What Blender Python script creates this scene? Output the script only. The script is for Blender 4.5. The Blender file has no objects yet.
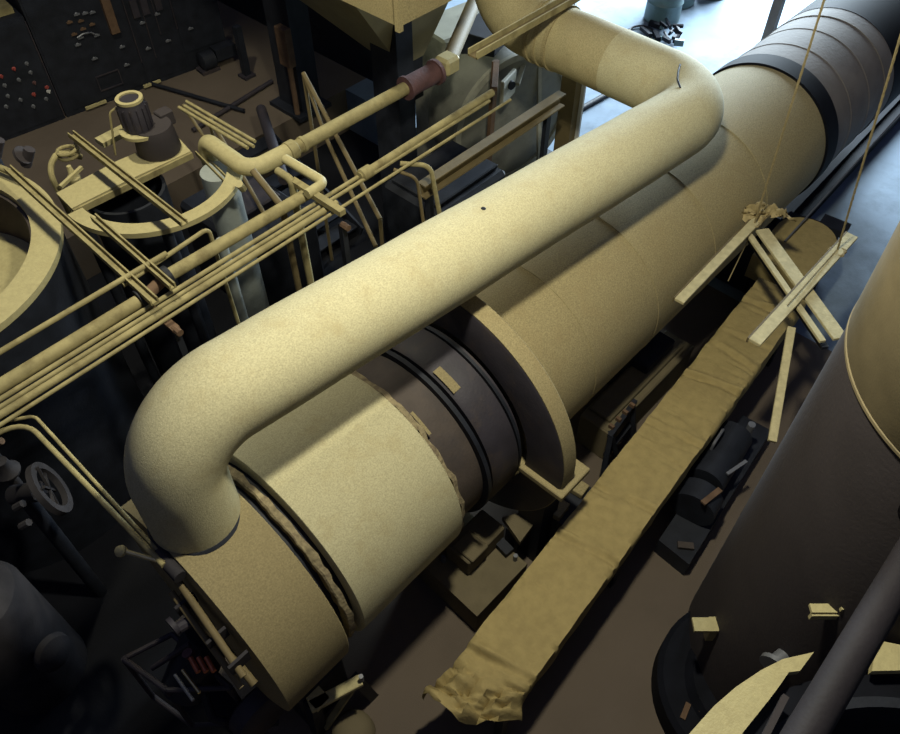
import bpy, bmesh, math, random
from mathutils import Vector, Matrix, noise
random.seed(7)
PI = math.pi
SC = bpy.context.scene
COL = SC.collection

# ------------------------------------------------------------------ camera
cam_d = bpy.data.cameras.new('camera')
cam_d.sensor_width = 36.0
cam_d.lens = 36.0 * 790.0 / 900.0
cam_d.clip_start = 0.05
cam = bpy.data.objects.new('camera', cam_d)
COL.objects.link(cam)
pitch, yaw = math.radians(50), math.radians(42.6)
fwd = Vector((math.cos(pitch) * math.cos(yaw), math.cos(pitch) * math.sin(yaw), -math.sin(pitch)))
cam.location = (0, 0, 6.5)
cam.rotation_euler = fwd.to_track_quat('-Z', 'Y').to_euler()
SC.camera = cam

# ------------------------------------------------------------------ world, lamps, exposure
w = bpy.data.worlds.new('world')
SC.world = w
w.use_nodes = True
bg = w.node_tree.nodes['Background']
bg.inputs[0].default_value = (0.38, 0.47, 1.0, 1)
bg.inputs[1].default_value = 0.17
SC.view_settings.view_transform = 'Standard'
SC.view_settings.look = 'None'
SC.view_settings.gamma = 1.0
SC.view_settings.use_curve_mapping = False
SC.view_settings.exposure = 0.0


def lamp(name, loc, power, colour, radius):
    d = bpy.data.lights.new(name, 'POINT')
    d.energy = power
    d.color = colour
    d.shadow_soft_size = radius
    o = bpy.data.objects.new(name, d)
    o.location = loc
    COL.objects.link(o)
    return o


lamp('bay_lamp_over_drum', (2.4, 1.6, 6.5), 900, (1.0, 0.955, 0.745), 0.16)
# added unseen lamp brightening the tanks; its cone spares the right side
sd = bpy.data.lights.new('added_lamp_over_tanks', 'SPOT')
sd.energy = 1080
sd.color = (1.0, 0.94, 0.68)
sd.shadow_soft_size = 0.2
sd.spot_size = math.radians(84)
sd.spot_blend = 0.5
so = bpy.data.objects.new('added_lamp_over_tanks', sd)
so.location = (2.6, 6.6, 8.0)
COL.objects.link(so)

dl = bpy.data.lights.new('daylight_at_door', 'AREA')
dl.shape = 'RECTANGLE'
dl.size, dl.size_y = 5.5, 4.5
dl.energy = 7000
dl.color = (0.72, 0.88, 1.0)
dlo = bpy.data.objects.new('daylight_at_door', dl)
dlo.location = (17.4, 6.8, 3.6)
dlo.rotation_euler = Vector((-0.75, -0.12, -0.65)).to_track_quat('-Z', 'Y').to_euler()
COL.objects.link(dlo)

# ------------------------------------------------------------------ materials


def mat(name, col, rough=0.7, var=0.15, scale=6.0, bump=0.0, bscale=60.0, metal=0.0, dirt=None, dscale=2.5, damt=0.5, spec=0.5):
    m = bpy.data.materials.new(name)
    col = tuple(c * 0.68 for c in col)
    dirt = tuple(c * 0.68 for c in dirt) if dirt else None
    m.use_nodes = True
    nt = m.node_tree
    N, L = nt.nodes, nt.links
    b = N['Principled BSDF']
    tc = N.new('ShaderNodeTexCoord')
    n1 = N.new('ShaderNodeTexNoise')
    n1.inputs['Scale'].default_value = scale
    n1.inputs['Detail'].default_value = 6
    L.new(tc.outputs['Object'], n1.inputs['Vector'])
    r = N.new('ShaderNodeValToRGB')
    e = r.color_ramp.elements
    e[0].position, e[1].position = 0.3, 0.7
    e[0].color = (*[c * (1 - var) for c in col], 1)
    e[1].color = (*[min(1, c * (1 + var)) for c in col], 1)
    L.new(n1.outputs['Fac'], r.inputs['Fac'])
    out = r.outputs['Color']
    if dirt:
        n2 = N.new('ShaderNodeTexNoise')
        n2.inputs['Scale'].default_value = dscale
        n2.inputs['Detail'].default_value = 8
        n2.inputs['Roughness'].default_value = 0.65
        L.new(tc.outputs['Object'], n2.inputs['Vector'])
        r2 = N.new('ShaderNodeValToRGB')
        r2.color_ramp.elements[0].position = 0.5
        r2.color_ramp.elements[1].position = 0.72
        r2.color_ramp.elements[0].color = (0, 0, 0, 1)
        r2.color_ramp.elements[1].color = (damt, damt, damt, 1)
        L.new(n2.outputs['Fac'], r2.inputs['Fac'])
        mx = N.new('ShaderNodeMix')
        mx.data_type = 'RGBA'
        L.new(r2.outputs['Color'], mx.inputs[0])
        L.new(out, mx.inputs[6])
        mx.inputs[7].default_value = (*dirt, 1)
        out = mx.outputs[2]
    L.new(out, b.inputs['Base Color'])
    b.inputs['Roughness'].default_value = rough
    b.inputs['Metallic'].default_value = metal
    b.inputs['Specular IOR Level'].default_value = spec
    if bump:
        n3 = N.new('ShaderNodeTexNoise')
        n3.inputs['Scale'].default_value = bscale
        n3.inputs['Detail'].default_value = 4
        L.new(tc.outputs['Object'], n3.inputs['Vector'])
        bp = N.new('ShaderNodeBump')
        bp.inputs['Strength'].default_value = bump
        bp.inputs['Distance'].default_value = 0.02
        L.new(n3.outputs['Fac'], bp.inputs['Height'])
        L.new(bp.outputs['Normal'], b.inputs['Normal'])
    return m


M = {}
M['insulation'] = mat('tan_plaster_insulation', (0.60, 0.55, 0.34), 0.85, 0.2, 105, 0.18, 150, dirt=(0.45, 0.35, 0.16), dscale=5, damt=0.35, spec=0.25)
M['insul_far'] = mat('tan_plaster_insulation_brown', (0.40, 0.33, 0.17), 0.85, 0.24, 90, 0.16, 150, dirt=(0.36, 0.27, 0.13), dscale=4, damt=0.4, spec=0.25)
M['insul_mid'] = mat('tan_plaster_insulation_mid', (0.48, 0.41, 0.22), 0.85, 0.22, 95, 0.16, 150, dirt=(0.40, 0.31, 0.15), dscale=4, damt=0.4, spec=0.25)  # tone between the pale and the brown plaster
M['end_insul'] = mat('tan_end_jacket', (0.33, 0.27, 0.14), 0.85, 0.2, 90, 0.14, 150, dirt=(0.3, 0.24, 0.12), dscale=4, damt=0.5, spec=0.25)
M['canvas'] = mat('tan_canvas', (0.46, 0.36, 0.155), 0.9, 0.10, 14, 0.25, 40, dirt=(0.34, 0.26, 0.12), dscale=3, damt=0.4, spec=0.15)
M['debris'] = mat('rusty_joint_packing', (0.32, 0.26, 0.145), 0.9, 0.35, 25, 0.5, 40, dirt=(0.10, 0.06, 0.05), dscale=12, damt=0.8)
M['yellow'] = mat('pale_yellow_paint', (0.56, 0.49, 0.25), 0.6, 0.08, 30, 0.15, 80, dirt=(0.4, 0.33, 0.16), dscale=6, damt=0.35, spec=0.3)
M['pipe'] = mat('dull_yellow_pipe', (0.38, 0.325, 0.16), 0.75, 0.22, 9, 0.1, 60, dirt=(0.17, 0.13, 0.06), dscale=7, damt=0.7, spec=0.15)
M['dimsteel'] = mat('dim_grey_steel', (0.042, 0.039, 0.044), 0.75, 0.25, 5, 0.1, 50, spec=0.15)
M['pitch'] = mat('pitch_black_iron', (0.008, 0.009, 0.014), 0.8, 0.3, 6, spec=0.1)
M['duskpipe'] = mat('dark_grey_violet_pipe', (0.022, 0.019, 0.024), 0.7, 0.15, 6, 0.1, 50, spec=0.2)
M['wood'] = mat('pale_timber', (0.66, 0.58, 0.33), 0.8, 0.15, 20, 0.2, 50, spec=0.2)
M['black'] = mat('black_iron', (0.019, 0.022, 0.032), 0.6, 0.3, 6, 0.1, 40, spec=0.25)
M['darksteel'] = mat('dark_violet_steel', (0.045, 0.040, 0.052), 0.6, 0.2, 5, 0.1, 50, dirt=(0.12, 0.085, 0.06), dscale=3, damt=0.6, spec=0.3)
M['brownsteel'] = mat('brown_stained_shell', (0.085, 0.067, 0.058), 0.7, 0.2, 5, 0.15, 50, dirt=(0.05, 0.045, 0.05), dscale=3, damt=0.7, spec=0.3)
M['greyshell'] = mat('grey_weathered_shell', (0.22, 0.195, 0.175), 0.8, 0.12, 3, 0.15, 30, dirt=(0.13, 0.11, 0.11), dscale=2, damt=0.6, spec=0.2)
M['tank'] = mat('brown_grey_tank_shell', (0.058, 0.049, 0.052), 0.75, 0.12, 3, 0.1, 40, dirt=(0.04, 0.036, 0.042), dscale=1.5, damt=0.5, spec=0.25)  # dark colour stands in for missing light on the tall tank's front
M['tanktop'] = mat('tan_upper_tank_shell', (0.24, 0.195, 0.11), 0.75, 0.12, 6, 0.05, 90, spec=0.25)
M['grey'] = mat('grey_green_steel', (0.26, 0.26, 0.22), 0.6, 0.15, 4, 0.1, 40, dirt=(0.09, 0.085, 0.08), dscale=3, damt=0.6, spec=0.3)
M['lightgrey'] = mat('pale_grey_sheet', (0.42, 0.41, 0.33), 0.65, 0.12, 4, 0.05, 40, dirt=(0.14, 0.13, 0.10), dscale=3, damt=0.6, spec=0.3)
M['bluegrey'] = mat('blue_grey_column', (0.40, 0.44, 0.42), 0.6, 0.2, 4, 0.05, 40, dirt=(0.10, 0.12, 0.13), dscale=4, damt=0.6)
M['olive'] = mat('olive_hopper_sheet', (0.42, 0.36, 0.20), 0.7, 0.12, 3, 0.05, 30, dirt=(0.24, 0.20, 0.13), dscale=2, damt=0.5, spec=0.25)
M['rust'] = mat('rust_brown_iron', (0.17, 0.105, 0.065), 0.8, 0.25, 8, 0.2, 50, spec=0.2)
M['beam'] = mat('brown_beam', (0.19, 0.145, 0.07), 0.7, 0.15, 6, 0.1, 50, spec=0.25)
M['concrete'] = mat('brown_concrete', (0.170, 0.135, 0.105), 0.9, 0.08, 1.2, 0.15, 90, dirt=(0.125, 0.10, 0.08), dscale=1.0, damt=0.5, spec=0.15)
M['plinth'] = mat('plinth_concrete', (0.20, 0.165, 0.10), 0.9, 0.12, 8, 0.15, 70, dirt=(0.12, 0.10, 0.07), dscale=4, damt=0.5, spec=0.15)
M['bluefloor'] = mat('worn_daylight_blue_concrete', (0.23, 0.30, 0.38), 0.85, 0.2, 1.5, 0.1, 50, dirt=(0.10, 0.13, 0.16), dscale=1.2, damt=0.7, spec=0.3)  # bluish daylight is put into this floor colour
M['darkened'] = mat('shade_dark_pit_floor', (0.010, 0.011, 0.016), 0.8, 0.3, 2, 0.1, 40, spec=0.15)  # near-black colour stands in for shade on the pit floor
M['wall'] = mat('grimy_wall', (0.10, 0.09, 0.085), 0.9, 0.2, 1.0, 0.1, 30, spec=0.1)
M['rope'] = mat('tan_rope', (0.42, 0.34, 0.18), 0.9, 0.2, 60, spec=0.1)
M['copper'] = mat('copper_tube', (0.65, 0.20, 0.10), 0.4, 0.2, 12, metal=0.6)
M['brass'] = mat('polished_brass', (0.80, 0.66, 0.32), 0.3, 0.1, 12, metal=0.8)
M['chrome'] = mat('grey_metal_knob', (0.22, 0.23, 0.26), 0.45, 0.1, 12, metal=0.3)
M['redknob'] = mat('red_knob', (0.40, 0.07, 0.06), 0.5, 0.1, 12)
M['white'] = mat('white_enamel', (0.8, 0.8, 0.78), 0.4, 0.05, 12)
M['teal'] = mat('teal_grey_drum', (0.10, 0.17, 0.18), 0.5, 0.2, 5, dirt=(0.05, 0.06, 0.07), dscale=4, damt=0.7)
M['purple'] = mat('dark_red_lagging', (0.13, 0.06, 0.06), 0.7, 0.3, 9, 0.2, 40)
M['cloth'] = mat('crumpled_tan_cloth', (0.48, 0.38, 0.19), 0.95, 0.2, 18, 0.3, 40, spec=0.1)

# ------------------------------------------------------------------ mesh builder


class MB:
    def __init__(s):
        s.v, s.f = [], []

    def add(s, vs, fs):
        b = len(s.v)
        s.v += [Vector(p) for p in vs]
        s.f += [[b + i for i in f] for f in fs]
        return s

    def box(s, c, d, rz=0.0, rx=0.0, ry=0.0, bevel=0.0):
        R = Matrix.Rotation(rz, 3, 'Z') @ Matrix.Rotation(ry, 3, 'Y') @ Matrix.Rotation(rx, 3, 'X')
        x, y, z = d[0] / 2, d[1] / 2, d[2] / 2
        if bevel <= 0:
            vs = [(-x, -y, -z), (x, -y, -z), (x, y, -z), (-x, y, -z), (-x, -y, z), (x, -y, z), (x, y, z), (-x, y, z)]
            fs = [(0, 3, 2, 1), (4, 5, 6, 7), (0, 1, 5, 4), (1, 2, 6, 5), (2, 3, 7, 6), (3, 0, 4, 7)]
        else:
            q = min(bevel, x * .45, y * .45, z * .45)
            bm = bmesh.new()
            bmesh.ops.create_cube(bm, size=1)
            for v in bm.verts:
                v.co = Vector((v.co.x * d[0], v.co.y * d[1], v.co.z * d[2]))
            bmesh.ops.bevel(bm, geom=bm.edges[:], offset=q, segments=1, affect='EDGES')
            bm.verts.index_update()
            vs = [v.co.copy() for v in bm.verts]
            fs = [[v.index for v in f.verts] for f in bm.faces]
            bm.free()
        c = Vector(c)
        return s.add([c + R @ Vector(p) for p in vs], fs)

    def bar(s, a, b, wd, ht, up=(0, 0, 1), bevel=0.0):
        a, b = Vector(a), Vector(b)
        d = b - a
        L = d.length
        d.normalize()
        u = Vector(up)
        sd = d.cross(u)
        if sd.length < 1e-4:
            sd = d.cross(Vector((1, 0, 0)))
        sd.normalize()
        u = sd.cross(d)
        t = MB().box((0, 0, 0), (L, wd, ht), bevel=bevel)
        R = Matrix((d, -sd, u)).transposed()
        m = (a + b) / 2
        return s.add([m + R @ p for p in t.v], t.f)

    def lathe(s, p0, ax, prof, seg=48, close=False, a0=0.0, a1=2 * PI):
        p0, ax = Vector(p0), Vector(ax).normalized()
        u = ax.orthogonal().normalized()
        if abs(ax.z) > .9:
            u = Vector((1, 0, 0))
        v = ax.cross(u)
        full = abs(a1 - a0 - 2 * PI) < 1e-6
        n = seg if full else seg + 1
        b = len(s.v)
        for (t, r) in prof:
            for k in range(n):
                a = a0 + (a1 - a0) * k / seg
                s.v.append(p0 + ax * t + (u * math.cos(a) + v * math.sin(a)) * r)
        m = len(prof)
        for i in range(m - 1 if not close else m):
            j = (i + 1) % m
            for k in range(seg if full else seg):
                k2 = (k + 1) % n if full else k + 1
                s.f.append([b + i * n + k, b + i * n + k2, b + j * n + k2, b + j * n + k])
        if not close and full:
            s.f.append([b + k for k in range(n)][::-1])
            s.f.append([b + (m - 1) * n + k for k in range(n)])
        if close and not full:
            s.f.append([b + i * n for i in range(m)])
            s.f.append([b + i * n + n - 1 for i in range(m)][::-1])
        return s

    def cyl(s, a, b, r, r2=None, seg=20):
        a, b = Vector(a), Vector(b)
        return s.lathe(a, b - a, [(0, r), ((b - a).length, r if r2 is None else r2)], seg)

    def tube(s, pts, r, seg=12):
        P = [Vector(p) for p in pts]
        n = len(P)
        T = []
        for i in range(n):
            t = (P[min(i + 1, n - 1)] - P[max(i - 1, 0)])
            T.append(t.normalized())
        u = T[0].orthogonal().normalized()
        b = len(s.v)
        for i in range(n):
            u = (u - T[i] * u.dot(T[i]))
            u.normalize()
            v = T[i].cross(u)
            rr = r(i / (n - 1)) if callable(r) else r
            for k in range(seg):
                a = 2 * PI * k / seg
                s.v.append(P[i] + (u * math.cos(a) + v * math.sin(a)) * rr)
        for i in range(n - 1):
            for k in range(seg):
                k2 = (k + 1) % seg
                s.f.append([b + i * seg + k, b + i * seg + k2, b + (i + 1) * seg + k2, b + (i + 1) * seg + k])
        s.f.append([b + k for k in range(seg)][::-1])
        s.f.append([b + (n - 1) * seg + k for k in range(seg)])
        return s

    def prism(s, poly, z0, z1):
        n = len(poly)
        vs = [(p[0], p[1], z0) for p in poly] + [(p[0], p[1], z1) for p in poly]
        fs = [list(range(n))[::-1], [n + i for i in range(n)]]
        for i in range(n):
            j = (i + 1) % n
            fs.append([i, j, n + j, n + i])
        return s.add(vs, fs)


def fillet(pts, rad, n=8):
    """polyline with rounded corners; rad is one radius or one per inner corner"""
    P = [Vector(p) for p in pts]
    out = [P[0]]
    for i in range(1, len(P) - 1):
        r = rad if not isinstance(rad, (list, tuple)) else rad[i - 1]
        a, b = (P[i - 1] - P[i]), (P[i + 1] - P[i])
        la, lb = a.length, b.length
        a.normalize()
        b.normalize()
        ang = a.angle(b)
        t = r / math.tan(ang / 2)
        t = min(t, la * .49, lb * .49)
        r = t * math.tan(ang / 2)
        c = P[i] + (a + b).normalized() * (r / math.sin(ang / 2))
        s, e = P[i] + a * t - c, P[i] + b * t - c
        tot = s.angle(e)
        for k in range(n + 1):
            q = k / n
            out.append(c + (s * math.sin((1 - q) * tot) + e * math.sin(q * tot)) / math.sin(tot))
    out.append(P[-1])
    return out


ORG = {}


def tag(o, label=None, cat=None, group=None, kind=None):
    if label:
        o['label'] = label
    if cat:
        o['category'] = cat
    if group:
        o['group'] = group
    if kind:
        o['kind'] = kind
    return o


def thing(name, label, cat, loc, group=None):
    o = bpy.data.objects.new(name, None)
    o.empty_display_size = 0.2
    o.location = loc
    COL.objects.link(o)
    ORG[o.name] = Vector(loc)
    return tag(o, label, cat, group)


def mesh(name, mb, m, org, ang=35):
    me = bpy.data.meshes.new(name)
    me.from_pydata([tuple(v - org) for v in mb.v], [], mb.f)
    bm = bmesh.new()
    bm.from_mesh(me)
    bmesh.ops.recalc_face_normals(bm, faces=bm.faces)
    bm.to_mesh(me)
    bm.free()
    me.materials.append(M[m] if isinstance(m, str) else m)
    for p in me.polygons:
        p.use_smooth = True
    me.set_sharp_from_angle(angle=math.radians(ang))
    return me


def part(root, name, mb, m, label=None, ang=35, kind=None):
    org = ORG[root.name]
    o = bpy.data.objects.new(name, mesh(name, mb, m, org, ang))
    COL.objects.link(o)
    o.parent = root
    ORG[o.name] = org
    return tag(o, label, None, None, kind)


def solo(name, mb, m, label, cat, loc, group=None, ang=35):
    org = Vector(loc)
    o = bpy.data.objects.new(name, mesh(name, mb, m, org, ang))
    o.location = org
    COL.objects.link(o)
    ORG[o.name] = org
    return tag(o, label, cat, group)


def struct(name, mb, m, label=None):
    o = bpy.data.objects.new(name, mesh(name, mb, m, Vector((0, 0, 0))))
    COL.objects.link(o)
    ORG[o.name] = Vector((0, 0, 0))
    return tag(o, label, None, None, 'structure')


def clone(root, off, label, dup_label=True):
    r = root.copy()
    COL.objects.link(r)
    r.location = root.location + Vector(off)
    r['label'] = label
    for ch in root.children:
        c = ch.copy()
        COL.objects.link(c)
        c.parent = r
        for g in ch.children:
            d = g.copy()
            COL.objects.link(d)
            d.parent = c
    return r


# ------------------------------------------------------------------ setting
PIT = -0.7
fl = MB()
fl.box((3.675, -1.25, -0.5), (6.65, 9.5, 1.0))
fl.box((-2.825, -2.05, -0.5), (6.35, 7.9, 1.0))
struct('floor', fl, 'concrete', 'brown concrete floor beside the drum')
struct('floor.001', MB().box((0.73, 12.05, -0.5), (13.45, 6.9, 1.0)), 'concrete', 'brown floor of the aisle before the control cabinets')
struct('floor.002', MB().box((12.5, 1.3, -0.5), (11.0, 14.6, 1.0)).box((12.73, 12.05, -0.5), (10.54, 6.9, 1.0)), 'bluefloor', 'pale worn floor by the daylit door, daylight blue put into its colour')
struct('floor.003', MB().box((0.5, 5.25, PIT - 0.15), (13.0, 6.7, 0.3)), 'darkened', 'black oily floor of the sunken bay, shade put into its colour')
struct('wall_back', MB().box((6.0, 15.65, 4.5), (24.6, 0.3, 9.0)), 'wall')
struct('wall_partition', MB().box((7.5, 11.0, 1.3), (.12, 7.4, 2.6)), 'black', 'black partition between the aisle and the daylit floor')
wf = MB()
wf.box((18.15, -1.0, 4.5), (0.3, 10.0, 9.0))
wf.box((18.15, 12.75, 4.5), (0.3, 5.5, 9.0))
wf.box((18.15, 7.0, 7.6), (0.3, 6.0, 2.8))
struct('wall_far', wf, 'wall')
dr = struct('door_1', MB().box((18.1, 4.05, 3.1), (0.14, 0.12, 6.2)).box((18.1, 9.95, 3.1), (0.14, 0.12, 6.2)).box((18.1, 7.0, 6.15), (0.14, 5.8, 0.12)), 'grey', 'frame of the open bay door')
struct('wall_right', MB().box((6.0, -6.15, 4.5), (24.6, 0.3, 9.0)), 'wall')
struct('wall_near', MB().box((-6.15, 5.0, 4.5), (0.3, 22.0, 9.0)), 'wall')

# ------------------------------------------------------------------ the long drum
AY, AZ = 2.625, 1.5
X = Vector((1, 0, 0))
dr = thing('rotary_drum', 'long tan insulated horizontal drum with dark rings running under the curved duct', 'drum', (0.44, AY, 0))


def ring(root, name, prof, m, label=None, seg=96):
    return part(root, name, MB().lathe((0, AY, AZ), X, prof, seg), m, label)


ring(dr, 'end_jacket', [(.44, .80), (.455, .86), (.955, .86), (.965, .85)], 'end_insul', 'brownish tan end jacket under the duct outlet')
ring(dr, 'joint_gap', [(.95, .72), (1.14, .72)], 'black', 'black recessed joint')
mb = MB()
n = 120
prof = [(1.03, .72), (1.03, .785), (1.04, .795), (1.078, .795), (1.078, .72)]
for (t, r) in prof:
    for k in range(n):
        a = 2 * PI * k / n
        q = .014 * noise.noise(Vector((t * 30, math.cos(a) * 9, math.sin(a) * 9)))
        mb.v.append(Vector((t + q, AY + math.cos(a) * (r + q), AZ + math.sin(a) * (r + q))))
for i in range(len(prof) - 1):
    for k in range(n):
        k2 = (k + 1) % n
        mb.f.append([i * n + k, i * n + k2, (i + 1) * n + k2, (i + 1) * n + k])
part(dr, 'joint_packing', mb, 'debris', 'ragged rusty packing in the joint')
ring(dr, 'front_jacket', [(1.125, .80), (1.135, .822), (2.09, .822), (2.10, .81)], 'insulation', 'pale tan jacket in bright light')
mb = MB()
prof = [(2.09, .78), (2.095, .815), (2.14, .80), (2.15, .77)]
for (t, r) in prof:
    for k in range(n):
        a = 2 * PI * k / n
        q = .03 * noise.noise(Vector((3, math.cos(a) * 7, math.sin(a) * 7)))
        mb.v.append(Vector((t + max(q, -.02), AY + math.cos(a) * (r + q * .3), AZ + math.sin(a) * (r + q * .3))))
for i in range(len(prof) - 1):
    for k in range(n):
        k2 = (k + 1) % n
        mb.f.append([i * n + k, i * n + k2, (i + 1) * n + k2, (i + 1) * n + k])
part(dr, 'torn_lagging_edge', mb, 'debris', 'torn tan edge of the lagging')
ring(dr, 'bare_shell', [(2.10, .745), (2.42, .745)], 'brownsteel', 'bare brown shell between jacket and seal')
ring(dr, 'seal_ring', [(2.40, .72), (2.40, .80), (2.435, .80), (2.435, .70), (2.475, .70), (2.475, .72)], 'black', 'black seal ring')
ring(dr, 'riding_ring', [(2.475, .70), (2.475, .775), (2.52, .80), (2.74, .80), (2.745, .75), (2.83, .75)], 'darksteel', 'dark violet riding ring')
ring(dr, 'wedge_ring', [(2.765, .75), (2.765, .79), (2.79, .79), (2.79, .75)], 'black', 'thin black ring against the collar')
# small curved tan patches laid on the shell
for (x, a, da, dx) in ((2.475, 70, 15, .036), (2.11, 62, 14, .012)):
    mb = MB()
    vs, fs = [], []
    for i in range(5):
        aa = math.radians(a - da / 2 + da * i / 4)
        for t in (-dx, dx):
            r = .806 if x > 2.3 else .80
            vs.append((x + .05 + t, AY - math.cos(aa) * r, AZ + math.sin(aa) * r))
    for i in range(4):
        fs.append([2 * i, 2 * i + 1, 2 * i + 3, 2 * i + 2])
    part(dr, 'tan_patch', mb.add(vs, fs), 'end_insul', 'small tan patch')
# stationary collar around the drum
col = thing('collar_housing', 'dark faced tan collar housing around the middle of the drum with a square foot', 'housing', (2.89, AY, 0))
part(col, 'collar_ring', MB().lathe((0, AY, AZ), X, [(2.825, .81), (2.825, 1.13), (2.835, 1.145), (2.84, .81)], 96, close=True), 'darksteel', 'dark front face of the collar')
part(col, 'collar_rim', MB().lathe((0, AY, AZ), X, [(2.838, .81), (2.838, 1.15), (2.975, 1.15), (2.985, 1.14), (2.985, .81)], 96, close=True), 'insul_far', 'tan rim of the collar')
part(col, 'foot_plate', MB().box((2.96, 1.66, 1.36), (.36, .46, .06), bevel=.008), 'insul_far', 'tan square foot plate')
part(col, 'foot_plate', MB().box((2.96, 3.59, 1.36), (.36, .46, .06), bevel=.008), 'insul_far')
for yy in (1.72, 3.53):
    part(col, 'pedestal', MB().box((2.96, yy, .65 if yy < 3 else .3), (.22, .24, 1.36 if yy < 3 else 2.06)), 'black', 'black pedestal under the foot plate')
part(col, 'top_bracket', MB().box((2.93, 2.63, 2.66), (.26, .16, .05), bevel=.01).box((3.03, 2.63, 2.64), (.05, .2, .09), bevel=.01), 'darksteel', 'small dark bracket on top of the rim')
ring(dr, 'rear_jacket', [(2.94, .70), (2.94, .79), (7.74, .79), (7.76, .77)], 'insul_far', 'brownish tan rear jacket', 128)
for x in (3.72, 4.62, 5.55, 6.5):
    ring(dr, 'lap_seam', [(x, .785), (x + .004, .7945), (x + .026, .7945), (x + .03, .785)], 'insul_far', None, 128)
ring(dr, 'black_band', [(7.75, .78), (7.75, .812), (7.99, .812), (7.99, .78)], 'pitch', 'black band around the drum', 128)
ring(dr, 'far_shell', [(7.98, .78), (9.2, .78), (9.2, .79), (9.26, .79), (9.26, .78), (9.48, .78)], 'greyshell', 'grey weathered far shell', 128)
ring(dr, 'far_end', [(9.47, .76), (9.47, .785), (11.0, .785), (11.0, .7)], 'pitch', 'black far end of the shell', 96)
for x in (8.35, 8.8):
    ring(dr, 'weld_seam', [(x, .778), (x + .01, .786), (x + .03, .786), (x + .04, .778)], 'greyshell', None, 96)

# cradle stand under the near end
st = thing('cradle_stand', 'tan and black cradle stand under the near end of the drum', 'stand', (.8, 2.0, 0))
part(st, 'saddle_plate', MB().bar((.62, 1.93, .62), (1.0, 1.80, .62), .085, .05, bevel=.006).box((.70, 1.93, .62), (.12, .12, .05)), 'yellow', 'pale yellow saddle plate')
part(st, 'leg', MB().bar((.66, 1.95, .6), (.62, 1.95, 0), .09, .09), 'black')
part(st, 'leg', MB().bar((.98, 1.84, .6), (1.08, 1.84, 0), .08, .08), 'black')
part(st, 'cradle_block', MB().box((.8, 2.3, .32), (.42, .6, .64), bevel=.02), 'black', 'black block carrying the drum')
part(st, 'cross_brace', MB().bar((.66, 1.9, .1), (1.0, 1.84, .55), .05, .03), 'pipe')
part(st, 'bolt', MB().cyl((1.0, 1.79, .64), (1.0, 1.79, .72), .018, seg=8), 'chrome')
rb = solo('rubble_sack', MB().lathe((.78, 1.72, 0), (0, 0, 1), [(0, .13), (.05, .17), (.13, .16), (.19, .11), (.21, .04)], 20), 'plinth',
          'rounded brown sack on the floor below the near end of the drum', 'sack', (.78, 1.72, 0))

# supports further along
for i, x in enumerate((5.2, 7.4)):
    s_ = thing('drum_pier', ('black pier under the drum behind the canvas covered conveyor', 'black pier under the far end of the tan drum')[i], 'pier', (x, AY, 0), None)
    part(s_, 'pier_block', MB().box((x, AY - .15, .34 if i else .30), (.5, 1.1, .68 if i else .6), bevel=.02), 'black')
    part(s_, 'roller', MB().cyl((x - .15, AY - .42, .69), (x + .15, AY - .42, .69), .11), 'darksteel')

# ------------------------------------------------------------------ overhead duct
du = thing('overhead_duct', 'huge pale tan insulated duct curving over the drum', 'duct', (.68, 2.63, 2.3))


def dz(x):
    return 3.08 - .060 * (x - 1.5)


def dy(x):
    return 2.78 - .080 * (x - 1.5)


path = fillet([(.70, 2.70, 2.24), (.725, 2.74, dz(.71)), (5.90, dy(5.90), dz(5.90)), (5.92, 4.80, 2.83), (5.92, 4.80, 4.6)], [.66, .47, .42], 16)
# keep points close together on the long run so that the surface can be slightly uneven
fine = []
for a, b in zip(path[:-1], path[1:]):
    k = max(1, int((b - a).length / .12))
    for q in range(k):
        fine.append(a.lerp(b, q / k))
fine.append(path[-1])
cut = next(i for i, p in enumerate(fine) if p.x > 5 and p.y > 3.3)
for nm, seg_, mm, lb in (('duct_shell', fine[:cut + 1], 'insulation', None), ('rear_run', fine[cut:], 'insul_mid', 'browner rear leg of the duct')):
    n1 = len(seg_) - 1
    mb = MB().tube(seg_, (lambda t: .268 + .02 * min(1, max(0, (t - .08) / .25))) if nm == 'duct_shell' else .286, 48)
    for i, v in enumerate(mb.v):
        d = noise.noise(v * 2.3) * .006 + noise.noise(v * 9) * .0015
        c = seg_[min(i // 48, n1)]
        mb.v[i] = v + (v - c).normalized() * d
    part(du, nm, mb, mm, lb, 50)
part(du, 'outlet_collar', MB().lathe((.70, 2.70, 2.24), (0, 0, 1), [(0, .276), (.10, .28), (.115, .265)], 48), 'black', 'black ring where the duct meets the drum')
for yy in (4.02, 4.14, 4.24):
    part(du, 'collar_ring', MB().lathe((5.915, yy, 2.825), (0, 1, 0), [(-.022, .282), (-.018, .302), (.018, .302), (.022, .282)], 48), 'insul_far')
part(du, 'wire_tie', MB().tube([(5.77, 2.73, 3.115), (5.66, 2.68, 3.12), (5.55, 2.62, 3.125), (5.45, 2.53, 3.125)], .008, 6), 'black', 'loose black wire')
HX, HA = 3.12, math.radians(75)
part(du, 'puncture', MB().lathe((HX, dy(HX) - .286 * math.cos(HA), dz(HX) + .286 * math.sin(HA)), (0, -math.cos(HA), math.sin(HA)), [(0, .008), (.006, .02), (.012, .012)], 10), 'black', 'small dark hole in the lagging')

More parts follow.
